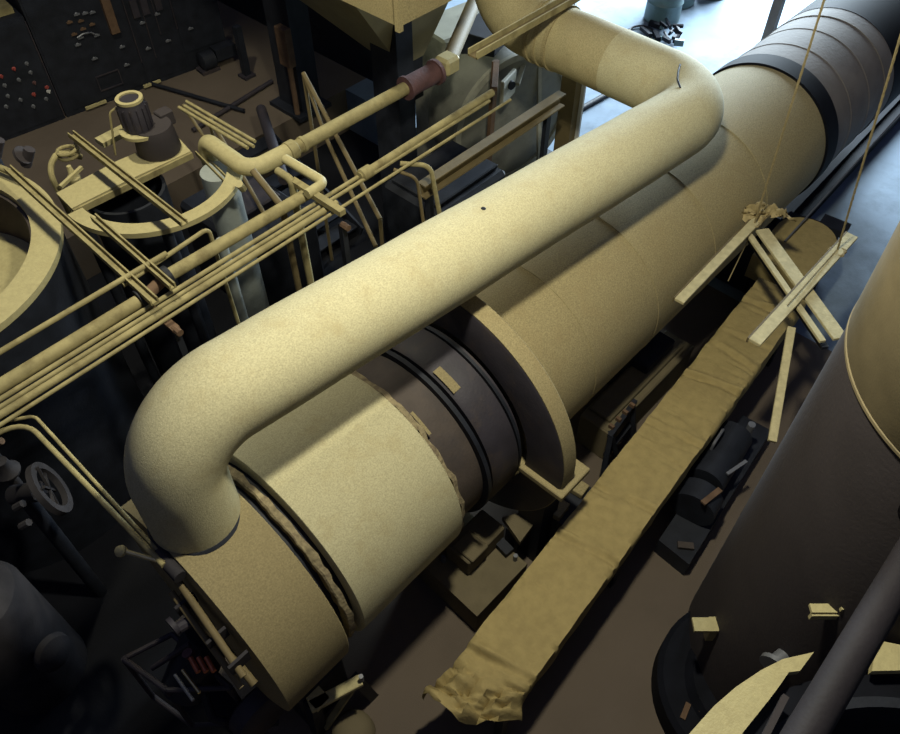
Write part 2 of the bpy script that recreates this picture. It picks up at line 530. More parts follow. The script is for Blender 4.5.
# ------------------------------------------------------------------ canvas covered conveyor
cv = thing('covered_conveyor', 'long narrow conveyor under wrinkled tan canvas lying beside the drum', 'conveyor', (1.3, 1.05, 0))
ca, cb = Vector((1.25, 1.075, .80)), Vector((6.62, 1.43, .80))
cd = (cb - ca).normalized()
cs = Vector((cd.y, -cd.x, 0))     # to the right of travel
mb = MB()
NU, cross = 420, []
Wd = .262
for k in range(13):
    cross.append((-Wd + 2 * Wd * k / 12, .012 * math.cos(PI * (k - 6) / 12)))
cross = [(-Wd - .012, -.16), (-Wd - .01, -.08)] + cross + [(Wd + .01, -.08), (Wd + .012, -.17)]
folds = [(.085, 1), (.30, .8), (.335, -.4), (.41, .7), (.565, .7), (.70, 1), (.78, -.7), (.83, .6), (.93, .9), (.965, -.6)]
for i in range(NU + 1):
    t = i / NU
    c = ca.lerp(cb, t)
    fl_ = 1 + .22 * max(0, 1 - t / .045) ** 1.3
    for k, (s_, h) in enumerate(cross):
        p = c + cs * (s_ * fl_) + cd * (.42 * max(0, s_ / Wd + .1) ** 1.5 * max(0, 1 - t / .09) * .62)
        wob = noise.noise(Vector((p.x * 2.2, p.y * 3.5, 1))) * .012 + noise.noise(Vector((p.x * 9, p.y * 5, 4))) * .006
        if t < .09:
            wob += (noise.noise(Vector((p.x * 6, p.y * 6, 8))) * .13 - .12 * max(0, .2 - abs(noise.noise(Vector((p.x * 6, p.y * 8, 40))))) / .2 + noise.noise(Vector((p.x * 16, p.y * 13, 2))) * .05) * min(1, 1.5 * (1 - t / .09)) - .05 * (s_ / Wd) ** 2 * (1 - t / .09)
            h = h - .05 * (1 - t / .09) ** 2
        al = (p - ca).dot(cd)
        rid = noise.noise(Vector((al * 9, s_ * 2.2 + al * .7, 21)))
        wob += -.022 * max(0, .22 - abs(rid)) / .22 * max(0, noise.noise(Vector((al * 1.7, s_ * 3, 31))) + .25)
        for (ft, fs_) in folds:
            q = (t - ft - fs_ * .010 * (s_ / Wd)) * 200
            wob += (-.030 * math.exp(-q * q) + .022 * math.exp(-(q - 2) ** 2)) * 1.3 * fs_ ** 2 * (.35 + .65 * abs(math.sin(3.1 * ft * 20 + s_ * 6)))
        mb.v.append(p + Vector((0, 0, h + wob)) + cs * (noise.noise(Vector((p.x * 4, k * .6, 2))) * .012))
m_ = len(cross)
for i in range(NU):
    for k in range(m_ - 1):
        mb.f.append([i * m_ + k, i * m_ + k + 1, (i + 1) * m_ + k + 1, (i + 1) * m_ + k])
part(cv, 'canvas_cover', mb, 'canvas', 'wrinkled tan canvas', 75)
part(cv, 'trough_body', MB().bar(ca + cd * .5 + Vector((0, 0, -.22)), cb + Vector((0, 0, -.22)), .48, .2), 'black', 'black trough under the canvas')
for t in (.05, .35, .65, .95):
    for sd in (-.2, .2):
        p = ca.lerp(cb, t) + cs * sd
        part(cv, 'leg', MB().box((p.x, p.y, .28), (.07, .07, .56)), 'black')
# rounded tan hood at the far end
hc = Vector((7.36, 1.60, 0))
mb = MB()
poly = []
for k in range(17):
    a = math.radians(90 - 180 * k / 16)
    poly.append(hc + cd * (math.cos(a) * .33) - cs * (math.sin(a) * .32))
back = hc - cd * .62
poly += [back + cs * .32, back - cs * .32]
top, low = .92, .62
mb.prism([(p.x, p.y) for p in poly], low, top)
part(cv, 'end_hood', mb, 'canvas', 'smooth tan hood with a rounded end')
part(cv, 'hood_base', MB().box((7.2, 1.59, .31), (.66, .5, .62)), 'black')
mb = MB().bar(cb + cd * -.12 + Vector((0, 0, -.03)), hc - cd * .6 + Vector((0, 0, -.03)) + Vector((0, 0, .0)), .44, .12)
part(cv, 'shade_plate', mb, 'brownsteel', 'dark brown plate before the hood, standing in for board shadow')  # brown plate drawn in place of the boards' shadow

# ------------------------------------------------------------------ hanging scaffold
sf = thing('hanging_scaffold', 'swing scaffold of pale boards hung on two ropes above the conveyor end', 'scaffold', (5.5, 1.4, 1.8))
part(sf, 'long_board', MB().bar((4.72, 1.745, 1.8), (6.12, 1.785, 1.8), .088, .03, bevel=.004), 'wood', 'angle board beside the drum')
part(sf, 'board_lip', MB().bar((4.72, 1.795, 1.79), (6.12, 1.835, 1.79), .016, .05), 'beam')
part(sf, 'long_board', MB().bar((4.73, 1.055, 1.8), (6.50, 1.045, 1.8), .105, .03, bevel=.004), 'wood', 'angle board across the conveyor')
part(sf, 'board_lip', MB().bar((4.73, 1.113, 1.79), (6.50, 1.103, 1.79), .016, .05), 'beam')
c0, c1 = Vector((6.02, 1.74, 1.755)), Vector((5.22, .62, 1.755))
ccd = (c1 - c0).normalized()
ccn = Vector((ccd.y, -ccd.x, 0))
if ccn.x < 0:
    ccn = -ccn
part(sf, 'cross_board', MB().bar(c0 + ccn * .07, c1 + ccn * .08, .125, .028, bevel=.004), 'wood', 'wide diagonal cross board')
part(sf, 'cross_board', MB().bar(c0 - ccn * .075, c1 - ccn * .075, .055, .028, bevel=.004), 'wood', 'narrow diagonal cross board')
part(sf, 'cross_board', MB().bar(c0 - ccn * .02 - Vector((0, 0, .09)), c1 - ccn * .02 - Vector((0, 0, .09)), .06, .03), 'black', 'black web between the cross boards')


def rope(root, a, b, r=.009):
    a, b = Vector(a), Vector(b)
    pts = [a.lerp(b, i / 30) for i in range(31)]
    mb = MB()
    for ph in (0, 2.1, 4.2):
        q = [p + Vector((math.cos(i * 2.2 + ph), math.sin(i * 2.2 + ph), 0)) * r * .35 for i, p in enumerate(pts)]
        mb.tube(q, r * .8, 5)
    part(root, 'rope', mb, 'rope')


rope(sf, (6.05, 1.775, 1.80), (5.66, 1.755, 4.0))
rope(sf, (5.66, 1.755, 4.0), (5.21, 1.73, 6.6))
rope(sf, (6.22, 1.055, 1.80), (5.585, 1.19, 4.0))
rope(sf, (5.585, 1.19, 4.0), (4.85, 1.34, 6.6))
rope(sf, (6.22, 1.06, 1.82), (5.25, 1.05, 1.84), .006)
part(sf, 'knot', MB().tube([(6.20 + .07 * math.cos(a * 1.3), 1.05 + .07 * math.sin(a * 1.3), 1.80 + .012 * math.sin(a * 5)) for a in range(16)], .012, 6), 'rope')
part(sf, 'knot', MB().tube([(6.04 + .05 * math.cos(a * 1.3), 1.78 + .06 * math.sin(a * 1.3), 1.80 + .015 * math.sin(a * 5)) for a in range(14)], .010, 6), 'rope')
rope(sf, (5.98, 1.75, 1.79), (5.72, 1.72, 1.35), .006)
# crumpled cloth on the far end of the left board
mb = MB()
G = 26
for i in range(G + 1):
    for j in range(G + 1):
        u, v = i / G - .5, j / G - .5
        p = Vector((6.20 + u * .36 - v * .08, 1.80 + v * .28 - u * .25, 1.83))
        h = abs(noise.noise(Vector((u * 7, v * 7, 3)))) * .13 + noise.noise(Vector((u * 17, v * 15, 9))) * .025
        h *= max(0, 1 - (2.0 * abs(u)) ** 4) * .9 + .1
        p += Vector((noise.noise(Vector((u * 6, v * 6, 11))) * .07, noise.noise(Vector((u * 6, v * 6, 15))) * .07, h - .25 * max(0, u * u + v * v - .12)))
        mb.v.append(p)
for i in range(G):
    for j in range(G):
        mb.f.append([i * (G + 1) + j, (i + 1) * (G + 1) + j, (i + 1) * (G + 1) + j + 1, i * (G + 1) + j + 1])
solo('crumpled_cloth', mb, 'cloth', 'crumpled tan cloth draped over the far end of the scaffold board', 'cloth', (6.2, 1.8, 1.8), ang=80)
solo('timber_prop', MB().bar((5.17, .93, 1.72), (4.25, .525, 1.45), .065, .035, bevel=.004), 'wood',
     'loose pale timber stick leaning down from under the scaffold', 'timber', (5.17, .93, 1.72))

# ------------------------------------------------------------------ right tank
TX, TY, TR = 3.6, -.53, .92
tk = thing('vertical_tank', 'tall round brown tank on the right with a welded seam', 'tank', (TX, TY, 0))
part(tk, 'lower_shell', MB().lathe((TX, TY, 0), (0, 0, 1), [(0, TR - .01), (.1, TR), (3.6, TR)], 96), 'tank', 'lower shell coloured dark brown in place of shade')
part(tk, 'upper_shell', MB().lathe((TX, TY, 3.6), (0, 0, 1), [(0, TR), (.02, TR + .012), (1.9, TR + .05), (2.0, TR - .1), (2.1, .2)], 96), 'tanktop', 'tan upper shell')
part(tk, 'seam_bead', MB().lathe((TX, TY, 3.6), (0, 0, 1), [(-.014, TR), (-.008, TR + .014), (.008, TR + .014), (.014, TR)], 96), 'tanktop', 'pale tan seam bead')
lg = part(tk, 'foot_lug', MB().box((2.86, .16, 1.0), (.17, .10, .025), rz=-.83).box((2.93, .10, .90), (.10, .10, .2), rz=-.83), 'yellow', 'pale yellow foot lug')
part(tk, 'side_lug', MB().box((2.67, -.31, 2.36), (.15, .05, .022), rz=-.83).box((2.65, -.33, 2.33), (.15, .02, .05), rz=-.83).box((2.735, -.36, 2.42), (.045, .10, .03), rz=-.83).box((2.76, -.33, 2.38), (.05, .05, .12), rz=-.83), 'yellow', 'pale yellow bracket on the tank side')
part(tk, 'valve_stub', MB().cyl((2.62, -.30, 1.6), (2.75, -.33, 1.6), .05).cyl((2.60, -.30, 1.6), (2.63, -.30, 1.6), .085), 'chrome', 'small grey valve stub low on the tank')
part(tk, 'base_skirt', MB().lathe((3.05, -.33, 0), (0, 0, 1), [(0, .70), (.24, .70), (.28, .66)], 48), 'pitch')
part(tk, 'skirt_cover', MB().lathe((3.05, -.33, .28), (0, 0, 1), [(0, .5), (.08, .45)], 32), 'pitch')
part(tk, 'cover_plate', MB().box((2.55, -.06, .285), (.13, .04, .02), rz=.2).box((2.66, -.14, .30), (.10, .04, .02), rz=.3), 'rust')
rv = thing('rimmed_vessel', 'open round vessel with a broad pale yellow rim at the bottom right', 'vessel', (1.563, -1.419, 0))
part(rv, 'vessel_shell', MB().lathe((1.563, -1.419, 0), (0, 0, 1), [(0, 1.08), (2.44, 1.08), (2.44, 1.03), (.1, 1.03)], 96), 'black', 'black vessel wall')
rim = [(1.492, -0.102), (1.583, -0.109), (1.756, -0.128), (1.909, -0.161), (2.067, -0.212), (2.192, -0.266), (2.331, -0.365), (2.195, -0.357), (2.153, -0.319), (2.065, -0.317), (1.963, -0.311), (1.752, -0.293), (1.649, -0.292)]  # rim outline cut off where the dark pipe's shadow falls
part(rv, 'lit_rim_flange', MB().prism(rim, 2.45, 2.5), 'yellow', 'pale yellow lit crescent of the rim, cut at the shadow edge', 20)
part(rv, 'lit_rim_flange', MB().prism([(2.607, -0.575), (2.68, -0.70), (2.578, -0.767), (2.438, -0.622)], 2.45, 2.5), 'yellow', 'pale yellow lit piece of the rim beyond the dark pipe', 20)
part(rv, 'rim_lip', MB().bar((1.72, -.38, 2.52), (2.02, -.36, 2.52), .03, .04), 'tank', 'brown lip along the inner edge of the rim')
part(rv, 'inner_ring', MB().lathe((1.563, -1.419, 2.3), (0, 0, 1), [(0, 1.04), (0, 1.2), (.1, 1.2), (.1, 1.04)], 96, close=True), 'pitch', 'black inner ring')
dp = thing('dark_pipe', 'thick dark grey pipe crossing above the yellow rim at the bottom right', 'pipe', (.5, -.385, 3.5))
part(dp, 'pipe_run', MB().cyl((.3, -.385, 3.5), (2.68, -.385, 3.5), .068, seg=32), 'duskpipe')
part(dp, 'pipe_flange', MB().cyl((2.60, -.385, 3.5), (2.66, -.385, 3.5), .13, seg=32), 'duskpipe')

# ------------------------------------------------------------------ plinths and floor machinery between drum and conveyor
pl = thing('stepped_plinth', 'stepped brown concrete plinth with a bearing block beside the front of the drum', 'plinth', (2.35, 1.85, 0))
part(pl, 'plinth_block', MB().prism([(2.06, 2.35), (2.03, 1.57), (2.66, 1.56), (2.70, 2.35)], 0, .32), 'plinth', 'brown concrete block')
part(pl, 'bearing_block', MB().box((2.47, 1.98, .44), (.46, .26, .22), bevel=.012), 'plinth', 'upper block')
part(pl, 'bearing_cap', MB().box((2.36, 1.94, .565), (.2, .22, .04), bevel=.01), 'plinth')
for p in ((2.20, 2.10), (2.26, 1.90), (2.62, 1.66)):
    part(pl, 'anchor_bolt', MB().cyl((p[0], p[1], .3), (p[0], p[1], .40), .02, seg=8), 'chrome')
part(pl, 'side_plate', MB().bar((2.62, 1.72, .36), (2.66, 2.05, .36), .09, .06), 'black')
gs = thing('gusset_frame', 'grey triangular gusset frame standing behind the stepped plinth', 'frame', (2.95, 1.8, 0))
mb = MB().add([(2.66, 1.66, .58), (3.06, 1.70, .60), (2.74, 1.92, .58), (2.66, 1.66, .52), (3.06, 1.70, .54), (2.74, 1.92, .52)], [(0, 1, 2), (5, 4, 3), (0, 3, 4, 1), (1, 4, 5, 2), (2, 5, 3, 0)])
part(gs, 'gusset_plate', mb, 'plinth', 'grey brown triangular plate')
part(gs, 'post', MB().box((2.74, 1.80, .26), (.06, .10, .52)), 'black')
part(gs, 'post', MB().box((2.98, 1.71, .26), (.08, .1, .54)), 'black')
sb = thing('small_stop_blocks', 'two small tan blocks on a black bracket below the collar foot', 'bracket', (3.3, 1.58, 0))
part(sb, 'stop_block', MB().box((3.10, 1.59, .62), (.17, .09, .07), rz=.1, bevel=.006), 'insul_far')
part(sb, 'stop_block', MB().box((3.38, 1.60, .62), (.13, .13, .06), rz=.1, bevel=.006), 'insul_far')
part(sb, 'bracket_base', MB().box((3.25, 1.6, .29), (.46, .22, .58)), 'black')
af = thing('trestle', 'black trestle with slanting legs between the drum and the conveyor', 'trestle', (4.1, 1.72, 0))
for (a, b) in (((3.86, 1.62, 0), (4.02, 1.72, .62)), ((4.2, 1.62, 0), (4.05, 1.74, .62)), ((4.0, 1.72, .62), (4.5, 1.78, .62)), ((4.5, 1.66, 0), (4.46, 1.78, .62)), ((4.02, 1.72, .30), (4.48, 1.75, .30))):
    part(af, 'leg' if a[2] == 0 else 'rail', MB().bar(a, b, .045, .045), 'black')
for k in range(4):
    part(af, 'clip', MB().box((4.08 + k * .11, 1.76, .66), (.03, .05, .04)), 'rust')
pd = thing('side_pedestal', 'brown concrete pedestal in the shadow of the drum near the trestle', 'pedestal', (4.5, 2.0, 0))
part(pd, 'pedestal_block', MB().box((4.9, 1.96, .22), (1.5, .34, .44), bevel=.015), 'plinth')
part(pd, 'pedestal_cap', MB().box((4.9, 1.98, .46), (1.3, .24, .05), bevel=.01), 'plinth')

sk = thing('pump_skid', 'black pump skid on the floor between the conveyor and the tall tank', 'machine', (4.4, .75, 0))
mb = MB().prism([(3.64, .56), (5.4, .72), (5.38, 1.02), (3.66, .88)], 0, .22)
part(sk, 'skid_base', mb, 'black')
part(sk, 'motor_body', MB().cyl((4.3, .86, .42), (4.95, .93, .42), .17, seg=28), 'black', 'black motor body')
part(sk, 'motor_feet', MB().box((4.62, .9, .27), (.5, .26, .12)), 'black')
part(sk, 'pump_casing', MB().cyl((4.0, .80, .40), (4.2, .83, .40), .2, seg=28), 'black')
part(sk, 'shaft_key', MB().bar((3.98, .74, .61), (4.20, .70, .61), .05, .02), 'rust', 'small tan bar on the pump')
part(sk, 'clamp_bar', MB().bar((3.72, .73, .24), (3.80, .62, .24), .06, .03), 'brownsteel')
part(sk, 'handle', MB().tube(fillet([(4.55, .98, .56), (4.55, .98, .66), (4.75, 1.0, .66), (4.75, 1.0, .56)], .03, 4), .014, 8), 'chrome')
part(sk, 'oiler', MB().cyl((5.0, .84, .45), (5.0, .84, .62), .035, seg=12), 'chrome')
part(sk, 'lever', MB().bar((4.4, .74, .58), (4.62, .68, .60), .03, .02), 'chrome')

# ------------------------------------------------------------------ pipe rack on the left
def pipe(name, pts, r, label, m='pipe', rad=.1, seg=16, cat='pipe', group=None):
    P = [Vector(p) for p in pts]
    q = fillet(P, rad, 6) if len(P) > 2 else P
    return solo(name, MB().tube(q, r, seg), m, label, cat, P[0], group)


mp = thing('main_service_pipe', 'thickest dull yellow pipe along the left pipe bundle, clamped at its middle', 'pipe', (-.6, 4.38, 2.42))
part(mp, 'pipe_run', MB().cyl((-.8, 4.385, 2.42), (1.50, 4.40, 2.42), .050, seg=20), 'pipe')
part(mp, 'pipe_run', MB().cyl((1.72, 4.47, 2.42), (3.12, 4.45, 2.42), .050, seg=20), 'pipe')
part(mp, 'pipe_coupling', MB().cyl((1.49, 4.40, 2.42), (1.73, 4.47, 2.42), .045, seg=16), 'rust', 'rusty coupling')
for x in (1.47, 1.74):
    part(mp, 'clamp', MB().lathe((x, 4.40 if x < 1.6 else 4.47, 2.42), X, [(-.02, .056), (-.02, .082), (.02, .082), (.02, .056)], 20), 'black')
ys = ((4.305, .018, 5.3, 'thin yellow conduit next to the thickest pipe of the bundle'),
      (4.245, .016, 5.2, 'thin yellow conduit in the middle of the bundle'),
      (4.185, .026, 3.2, 'medium yellow pipe right of the middle of the bundle'),
      (4.11, .014, 5.35, 'outermost thin conduit of the bundle on the side towards the big duct'))
for (y, r, x1, lb) in ys:
    pipe('conduit', [(-.8, y, 2.40), (x1, y + .006 * x1, 2.40)], r, lb, 'pipe')
tp = thing('flanged_pipe', 'medium yellow pipe with a collar running along the far half of the bundle', 'pipe', (3.55, 4.3, 2.42))
part(tp, 'pipe_run', MB().cyl((3.55, 4.30, 2.42), (5.30, 4.33, 2.42), .036, seg=18), 'pipe')
part(tp, 'collar', MB().lathe((3.62, 4.30, 2.42), X, [(-.06, .036), (-.05, .056), (.05, .056), (.06, .036)], 18), 'pipe')
for i, (x, y0, y1, lb) in enumerate(((1.50, 4.04, 4.52, 'short bracket clamped across the bundle under the near crossing pipe'),
                                      (3.09, 4.00, 4.62, 'sloping angle bracket across the far part of the bundle'))):
    b_ = thing('bundle_bracket', lb, 'bracket', (x, 4.3, 2.35))
    part(b_, 'bracket_bar', MB().box((x, (y0 + y1) / 2, 2.47 if i else 2.34), (.06, y1 - y0, .03 if not i else .05)), 'pipe' if i else 'rust')
    part(b_, 'hanger', MB().box((x, y0 + .03, 1.1), (.05, .05, 2.5)), 'black')
    part(b_, 'end_bolt', MB().cyl((x, y0 - .05, 2.34), (x, y0 + .03, 2.34), .028, seg=8), 'rust')

# crossing channels and thin rails
def channel(a, b, wd, lb, m='pipe', ht=.05):
    a, b = Vector(a), Vector(b)
    t = thing('crossing_channel', lb, 'channel', a)
    d = (b - a).normalized()
    s = d.cross(Vector((0, 0, 1))).normalized()
    z = Vector((0, 0, 1))
    part(t, 'web', MB().bar(a, b, wd, .012), m)
    for k in (-1, 1):
        part(t, 'channel_lip', MB().bar(a + s * k * wd / 2 + z * .018, b + s * k * wd / 2 + z * .018, .012, ht), m)
    return t


channel((1.56, 6.45, 2.49), (1.495, 4.22, 2.49), .052, 'long pale channel crossing from the round open tank over the pipe bundle')
channel((2.21, 6.60, 2.44), (2.17, 4.84, 2.44), .05, 'pale channel lying across the tank with the motor')
channel((1.70, 5.35, 2.50), (1.665, 4.24, 2.50), .04, 'short pale channel between motor tank and bundle')
channel((3.03, 5.98, 2.12), (2.92, 5.30, 2.12), .045, 'pale channel on the right of the motor deck')
pipe('thin_rail', [(-.6, 4.555, 2.52), (1.84, 4.575, 2.52)], .020, 'thin straight pipe running above the left tanks toward the crossing channels')
pipe('thin_rail', [(1.45, 4.58, 2.46), (2.26, 4.65, 2.46), (2.30, 4.65, PIT)], .018, 'thin pipe that bends down beside the blue grey column', rad=.06)
pipe('drop_pipe', [(3.07, 4.78, 2.50), (3.07, 4.60, 2.50), (3.07, 4.60, PIT)], .034, 'short pipe dropping from the rack below the insulated elbow', 'pipe', .05)
pipe('elbow_pipe', [(3.22, 4.86, 2.5), (3.23, 4.37, 2.5), (3.03, 4.36, 2.5)], .042, 'stubby pale elbow pipe ending at the bundle', 'yellow', .06)
pipe('stub_post', [(2.96, 4.98, 2.46), (2.93, 4.60, 2.30), (2.93, 4.60, PIT)], .03, 'dim brown pipe falling under the insulated elbow', 'beam', .08)
for (dx, dyy, lb) in ((-.02, 0, 'upper of the thin pipes beside the insulated pipe leg'), (.03, -.02, 'middle thin pipe beside the insulated pipe leg'), (.085, .03, 'outer thin pipe beside the insulated pipe leg')):
    pipe('side_conduit', [(3.14 + dx, 6.28 + dyy, 2.44), (3.17 + dx, 5.30 + dyy, 2.44)], .016, lb)
# hanging curved conduits
pipe('hanging_cable', [(3.95, 4.22, 2.38), (4.15, 4.05, 2.34), (4.2, 3.95, 1.6), (4.2, 3.95, .3)], .022, 'curved tan cable hanging from the far part of the bundle', 'pipe', .12, 10, 'cable')
pipe('hanging_cable', [(3.85, 4.2, 2.38), (3.98, 4.05, 2.3), (4.0, 3.98, 1.6), (4.0, 3.98, .3)], .016, 'thinner brown cable hanging from the far part of the bundle', 'beam', .12, 10, 'cable')

# insulated pipe
ip = thing('lagged_pipe', 'lagged tan pipe with an elbow running above the pipe rack toward the hopper', 'pipe', (3.05, 5.9, 2.3))
part(ip, 'lagged_leg', MB().tube(fillet([(3.075, 5.88, 1.6), (3.075, 5.88, 2.3), (3.05, 5.19, 2.3), (3.55, 5.165, 2.3)], [.12, .16], 8), .08, 24), 'yellow', 'thick lagged leg with elbow')
part(ip, 'lagged_run', MB().cyl((3.5, 5.165, 2.3), (5.3, 5.13, 2.3), .064, seg=22), 'pipe')
part(ip, 'joint_sleeve', MB().lathe((3.5, 5.165, 2.3), X, [(-.05, .065), (-.04, .09), (.04, .09), (.06, .065)], 22), 'pipe')
part(ip, 'joint_sleeve', MB().lathe((3.63, 5.162, 2.3), X, [(-.02, .06), (-.015, .074), (.015, .074), (.02, .06)], 22), 'pipe')
part(ip, 'valve_body', MB().cyl((4.95, 5.135, 2.3), (5.38, 5.125, 2.3), .105, seg=20).lathe((4.93, 5.135, 2.3), X, [(0, .07), (.0, .12), (.03, .12), (.03, .07)], 20).lathe((5.34, 5.125, 2.3), X, [(0, .07), (.0, .13), (.04, .13), (.04, .07)], 20), 'purple', 'dark red valve body')
part(ip, 'elbow_box', MB().box((5.55, 5.14, 2.31), (.2, .2, .18), bevel=.03), 'yellow', 'pale elbow block')
part(ip, 'lagged_riser', MB().cyl((5.55, 5.14, 2.3), (7.0, 5.98, 2.3), .08, seg=20), 'beam')
part(ip, 'drain_cock', MB().cyl((2.93, 5.16, 2.2), (2.88, 5.12, 2.3), .035, seg=10), 'yellow')

# ------------------------------------------------------------------ open tank far left
ot = thing('open_tank', 'open round tank with a wide pale rim at the left edge', 'tank', (.397, 6.468, PIT))
cxy = (.397, 6.468)
part(ot, 'tank_shell', MB().lathe((*cxy, PIT), (0, 0, 1), [(0, 1.30), (2.86, 1.30), (2.86, 1.26), (.4, 1.26)], 96), 'black', 'black tank wall')
part(ot, 'rim_ring', MB().lathe((*cxy, 2.16), (0, 0, 1), [(0, 1.10), (0, 1.335), (.06, 1.335), (.06, 1.10)], 96, close=True), 'yellow', 'wide pale rim')
part(ot, 'inner_wall', MB().lathe((*cxy, 1.5), (0, 0, 1), [(0, 1.10), (.66, 1.10), (.66, 1.07), (0, 1.07)], 96, close=True), 'brownsteel', 'brown inner wall')
mb = MB()
poly = [(cxy[0] + 1.09 * math.cos(math.radians(a)), cxy[1] + 1.09 * math.sin(math.radians(a))) for a in range(-170, 41, 10)]
part(ot, 'inner_plate', mb.prism(poly, 1.62, 1.66), 'yellow', 'pale sunken plate over half the tank')
part(ot, 'inner_rail', MB().tube([(.3 + .8 * math.cos(a), 6.55 + .8 * math.sin(a), 1.95) for a in [math.radians(q) for q in range(-20, 70, 6)]], .02, 8), 'pipe')

# ------------------------------------------------------------------ tank with the motor
mt = thing('agitator_tank', 'dark round tank with a pale half rim and a flat pale bridge plate', 'tank', (2.5, 5.93, PIT))
cc = (2.505, 5.93)
part(mt, 'inner_vessel', MB().lathe((2.30, 6.12, PIT), (0, 0, 1), [(0, .36), (2.75, .36), (2.75, .33), (.3, .33)], 56), 'black', 'black inner vessel')
for lx, ly in ((1.85, 6.1), (2.2, 5.3)):
    part(mt, 'leg', MB().cyl((lx, ly, PIT), (lx, ly, 2.14), .05), 'black')
part(mt, 'rim_ring', MB().lathe((*cc, 2.14), (0, 0, 1), [(0, .665), (0, .80), (.05, .80), (.05, .665)], 72, close=True, a0=math.radians(176), a1=math.radians(322)), 'yellow', 'pale half rim')
part(mt, 'bridge_plate', MB().prism([(1.77, 6.02), (2.27, 6.01), (2.95, 5.96), (3.0, 6.22), (2.70, 6.30), (2.40, 6.33), (1.79, 6.31)], 2.15, 2.2), 'yellow', 'flat pale bridge plate')
part(mt, 'plate_edge', MB().bar((1.77, 6.0, 2.165), (2.95, 5.945, 2.165), .02, .06), 'pipe')
part(mt, 'end_bracket', MB().box((2.60, 6.70, 2.2), (.30, .13, .05), rz=.05), 'yellow', 'small pale plate behind the motor')
mo = thing('agitator_motor', 'grey upright motor with a pale cap ring standing on the bridge plate', 'motor', (2.76, 6.22, 2.2))
part(mo, 'gear_housing', MB().lathe((2.77, 6.19, 2.2), (0, 0, 1), [(0, .19), (.02, .20), (.22, .18), (.26, .17)], 36), 'tank', 'brown gear housing')
part(mo, 'flange', MB().lathe((2.69, 6.25, 2.42), (0, 0, 1), [(0, .17), (0, .19), (.03, .19), (.03, .10)], 36), 'yellow', 'pale flange')
mob = part(mo, 'motor_body', MB().lathe((2.68, 6.26, 2.42), (0, 0, 1), [(0, .125), (.04, .125), (.28, .12), (.31, .10)], 32), 'darksteel', 'dark grey motor body')
for k in range(14):
    a = 2 * PI * k / 14
    part(mob, 'cooling_fin', MB().bar((2.68 + .128 * math.cos(a), 6.26 + .128 * math.sin(a), 2.47), (2.68 + .128 * math.cos(a), 6.26 + .128 * math.sin(a), 2.68), .008, .016, up=(math.cos(a), math.sin(a), 0)), 'darksteel')
cpr = part(mo, 'cap_ring', MB().lathe((2.68, 6.26, 2.72), (0, 0, 1), [(0, .085), (0, .118), (.025, .118), (.025, .085)], 32, close=True), 'yellow', 'pale cap ring')
part(cpr, 'cap', MB().lathe((2.68, 6.26, 2.715), (0, 0, 1), [(0, .088), (.012, .06)], 24), 'pipe')
part(mo, 'terminal_box', MB().box((2.95, 6.27, 2.42), (.14, .12, .14), bevel=.01), 'tank')
part(mo, 'lead_wire', MB().tube(fillet([(2.60, 6.32, 2.68), (2.52, 6.38, 2.62), (2.46, 6.40, 2.3), (2.45, 6.42, 2.2)], .06, 5), .010, 6), 'pipe')
# hose loop and small fittings beside the plate
pipe('hose_loop', [(1.86, 6.42, 1.6), (1.86, 6.48, 2.32), (2.05, 6.66, 2.32), (2.22, 6.62, 2.2)], .026, 'bent hose loop rising behind the bridge plate', 'pipe', .12, 10, 'hose')
solo('coiled_hose', MB().tube([(2.12 + .09 * math.cos(a * .5), 6.60 + .09 * math.sin(a * .5), 2.26 + .004 * a) for a in range(26)], .016, 8), 'pipe', 'small coil of hose beside the hose loop', 'hose', (2.12, 6.6, 2.26))
vb = thing('small_valve', 'small tan valve in front of the hose loop', 'valve', (2.02, 6.42, 2.2))
part(vb, 'valve_body', MB().lathe((2.02, 6.43, 2.1), (0, 0, 1), [(0, .05), (.08, .06), (.12, .03), (.2, .02)], 14), 'yellow')
part(vb, 'valve_arm', MB().bar((1.86, 6.36, 2.2), (2.12, 6.42, 2.24), .03, .03), 'yellow')
vb2 = thing('valve_cluster', 'cluster of dim pipe fittings at the far left beyond the open tank', 'valve', (1.76, 7.6, PIT))
for k, (x, y, z) in enumerate(((1.62, 7.95, 2.0), (1.78, 7.55, 2.1), (1.60, 7.65, 2.2), (1.9, 7.2, 2.1))):
    part(vb2, 'fitting', MB().cyl((x, y, z - .1), (x + .08, y - .05, z + .06), .05, seg=12).lathe((x, y, z), (0.5, -.6, .5), [(0, .04), (0, .09), (.03, .09), (.03, .04)], 16), 'tank' if k % 2 else 'dimsteel')
part(vb2, 'standpipe', MB().cyl((1.76, 7.6, PIT), (1.76, 7.6, 2.1), .06), 'black')
pipe('slanting_conduit', [(1.42, 7.6, 2.3), (1.66, 6.6, 2.3)], .03, 'short slanting conduit beyond the open tank rim')

# blue-grey column
bc = thing('round_column', 'blue grey round standpipe dropping below the pipe bundle', 'column', (2.98, 5.62, PIT))
part(bc, 'column_shaft', MB().cyl((2.98, 5.62, PIT), (2.98, 5.62, 2.13), .16, seg=32), 'bluegrey')
part(bc, 'column_base', MB().lathe((2.98, 5.62, PIT), (0, 0, 1), [(0, .3), (.06, .3), (.08, .2)], 32), 'black')
pipe('slim_standpipe', [(2.66, 5.30, PIT), (2.66, 5.30, 1.7)], .05, 'slim grey standpipe next to the round blue grey column', 'bluegrey')

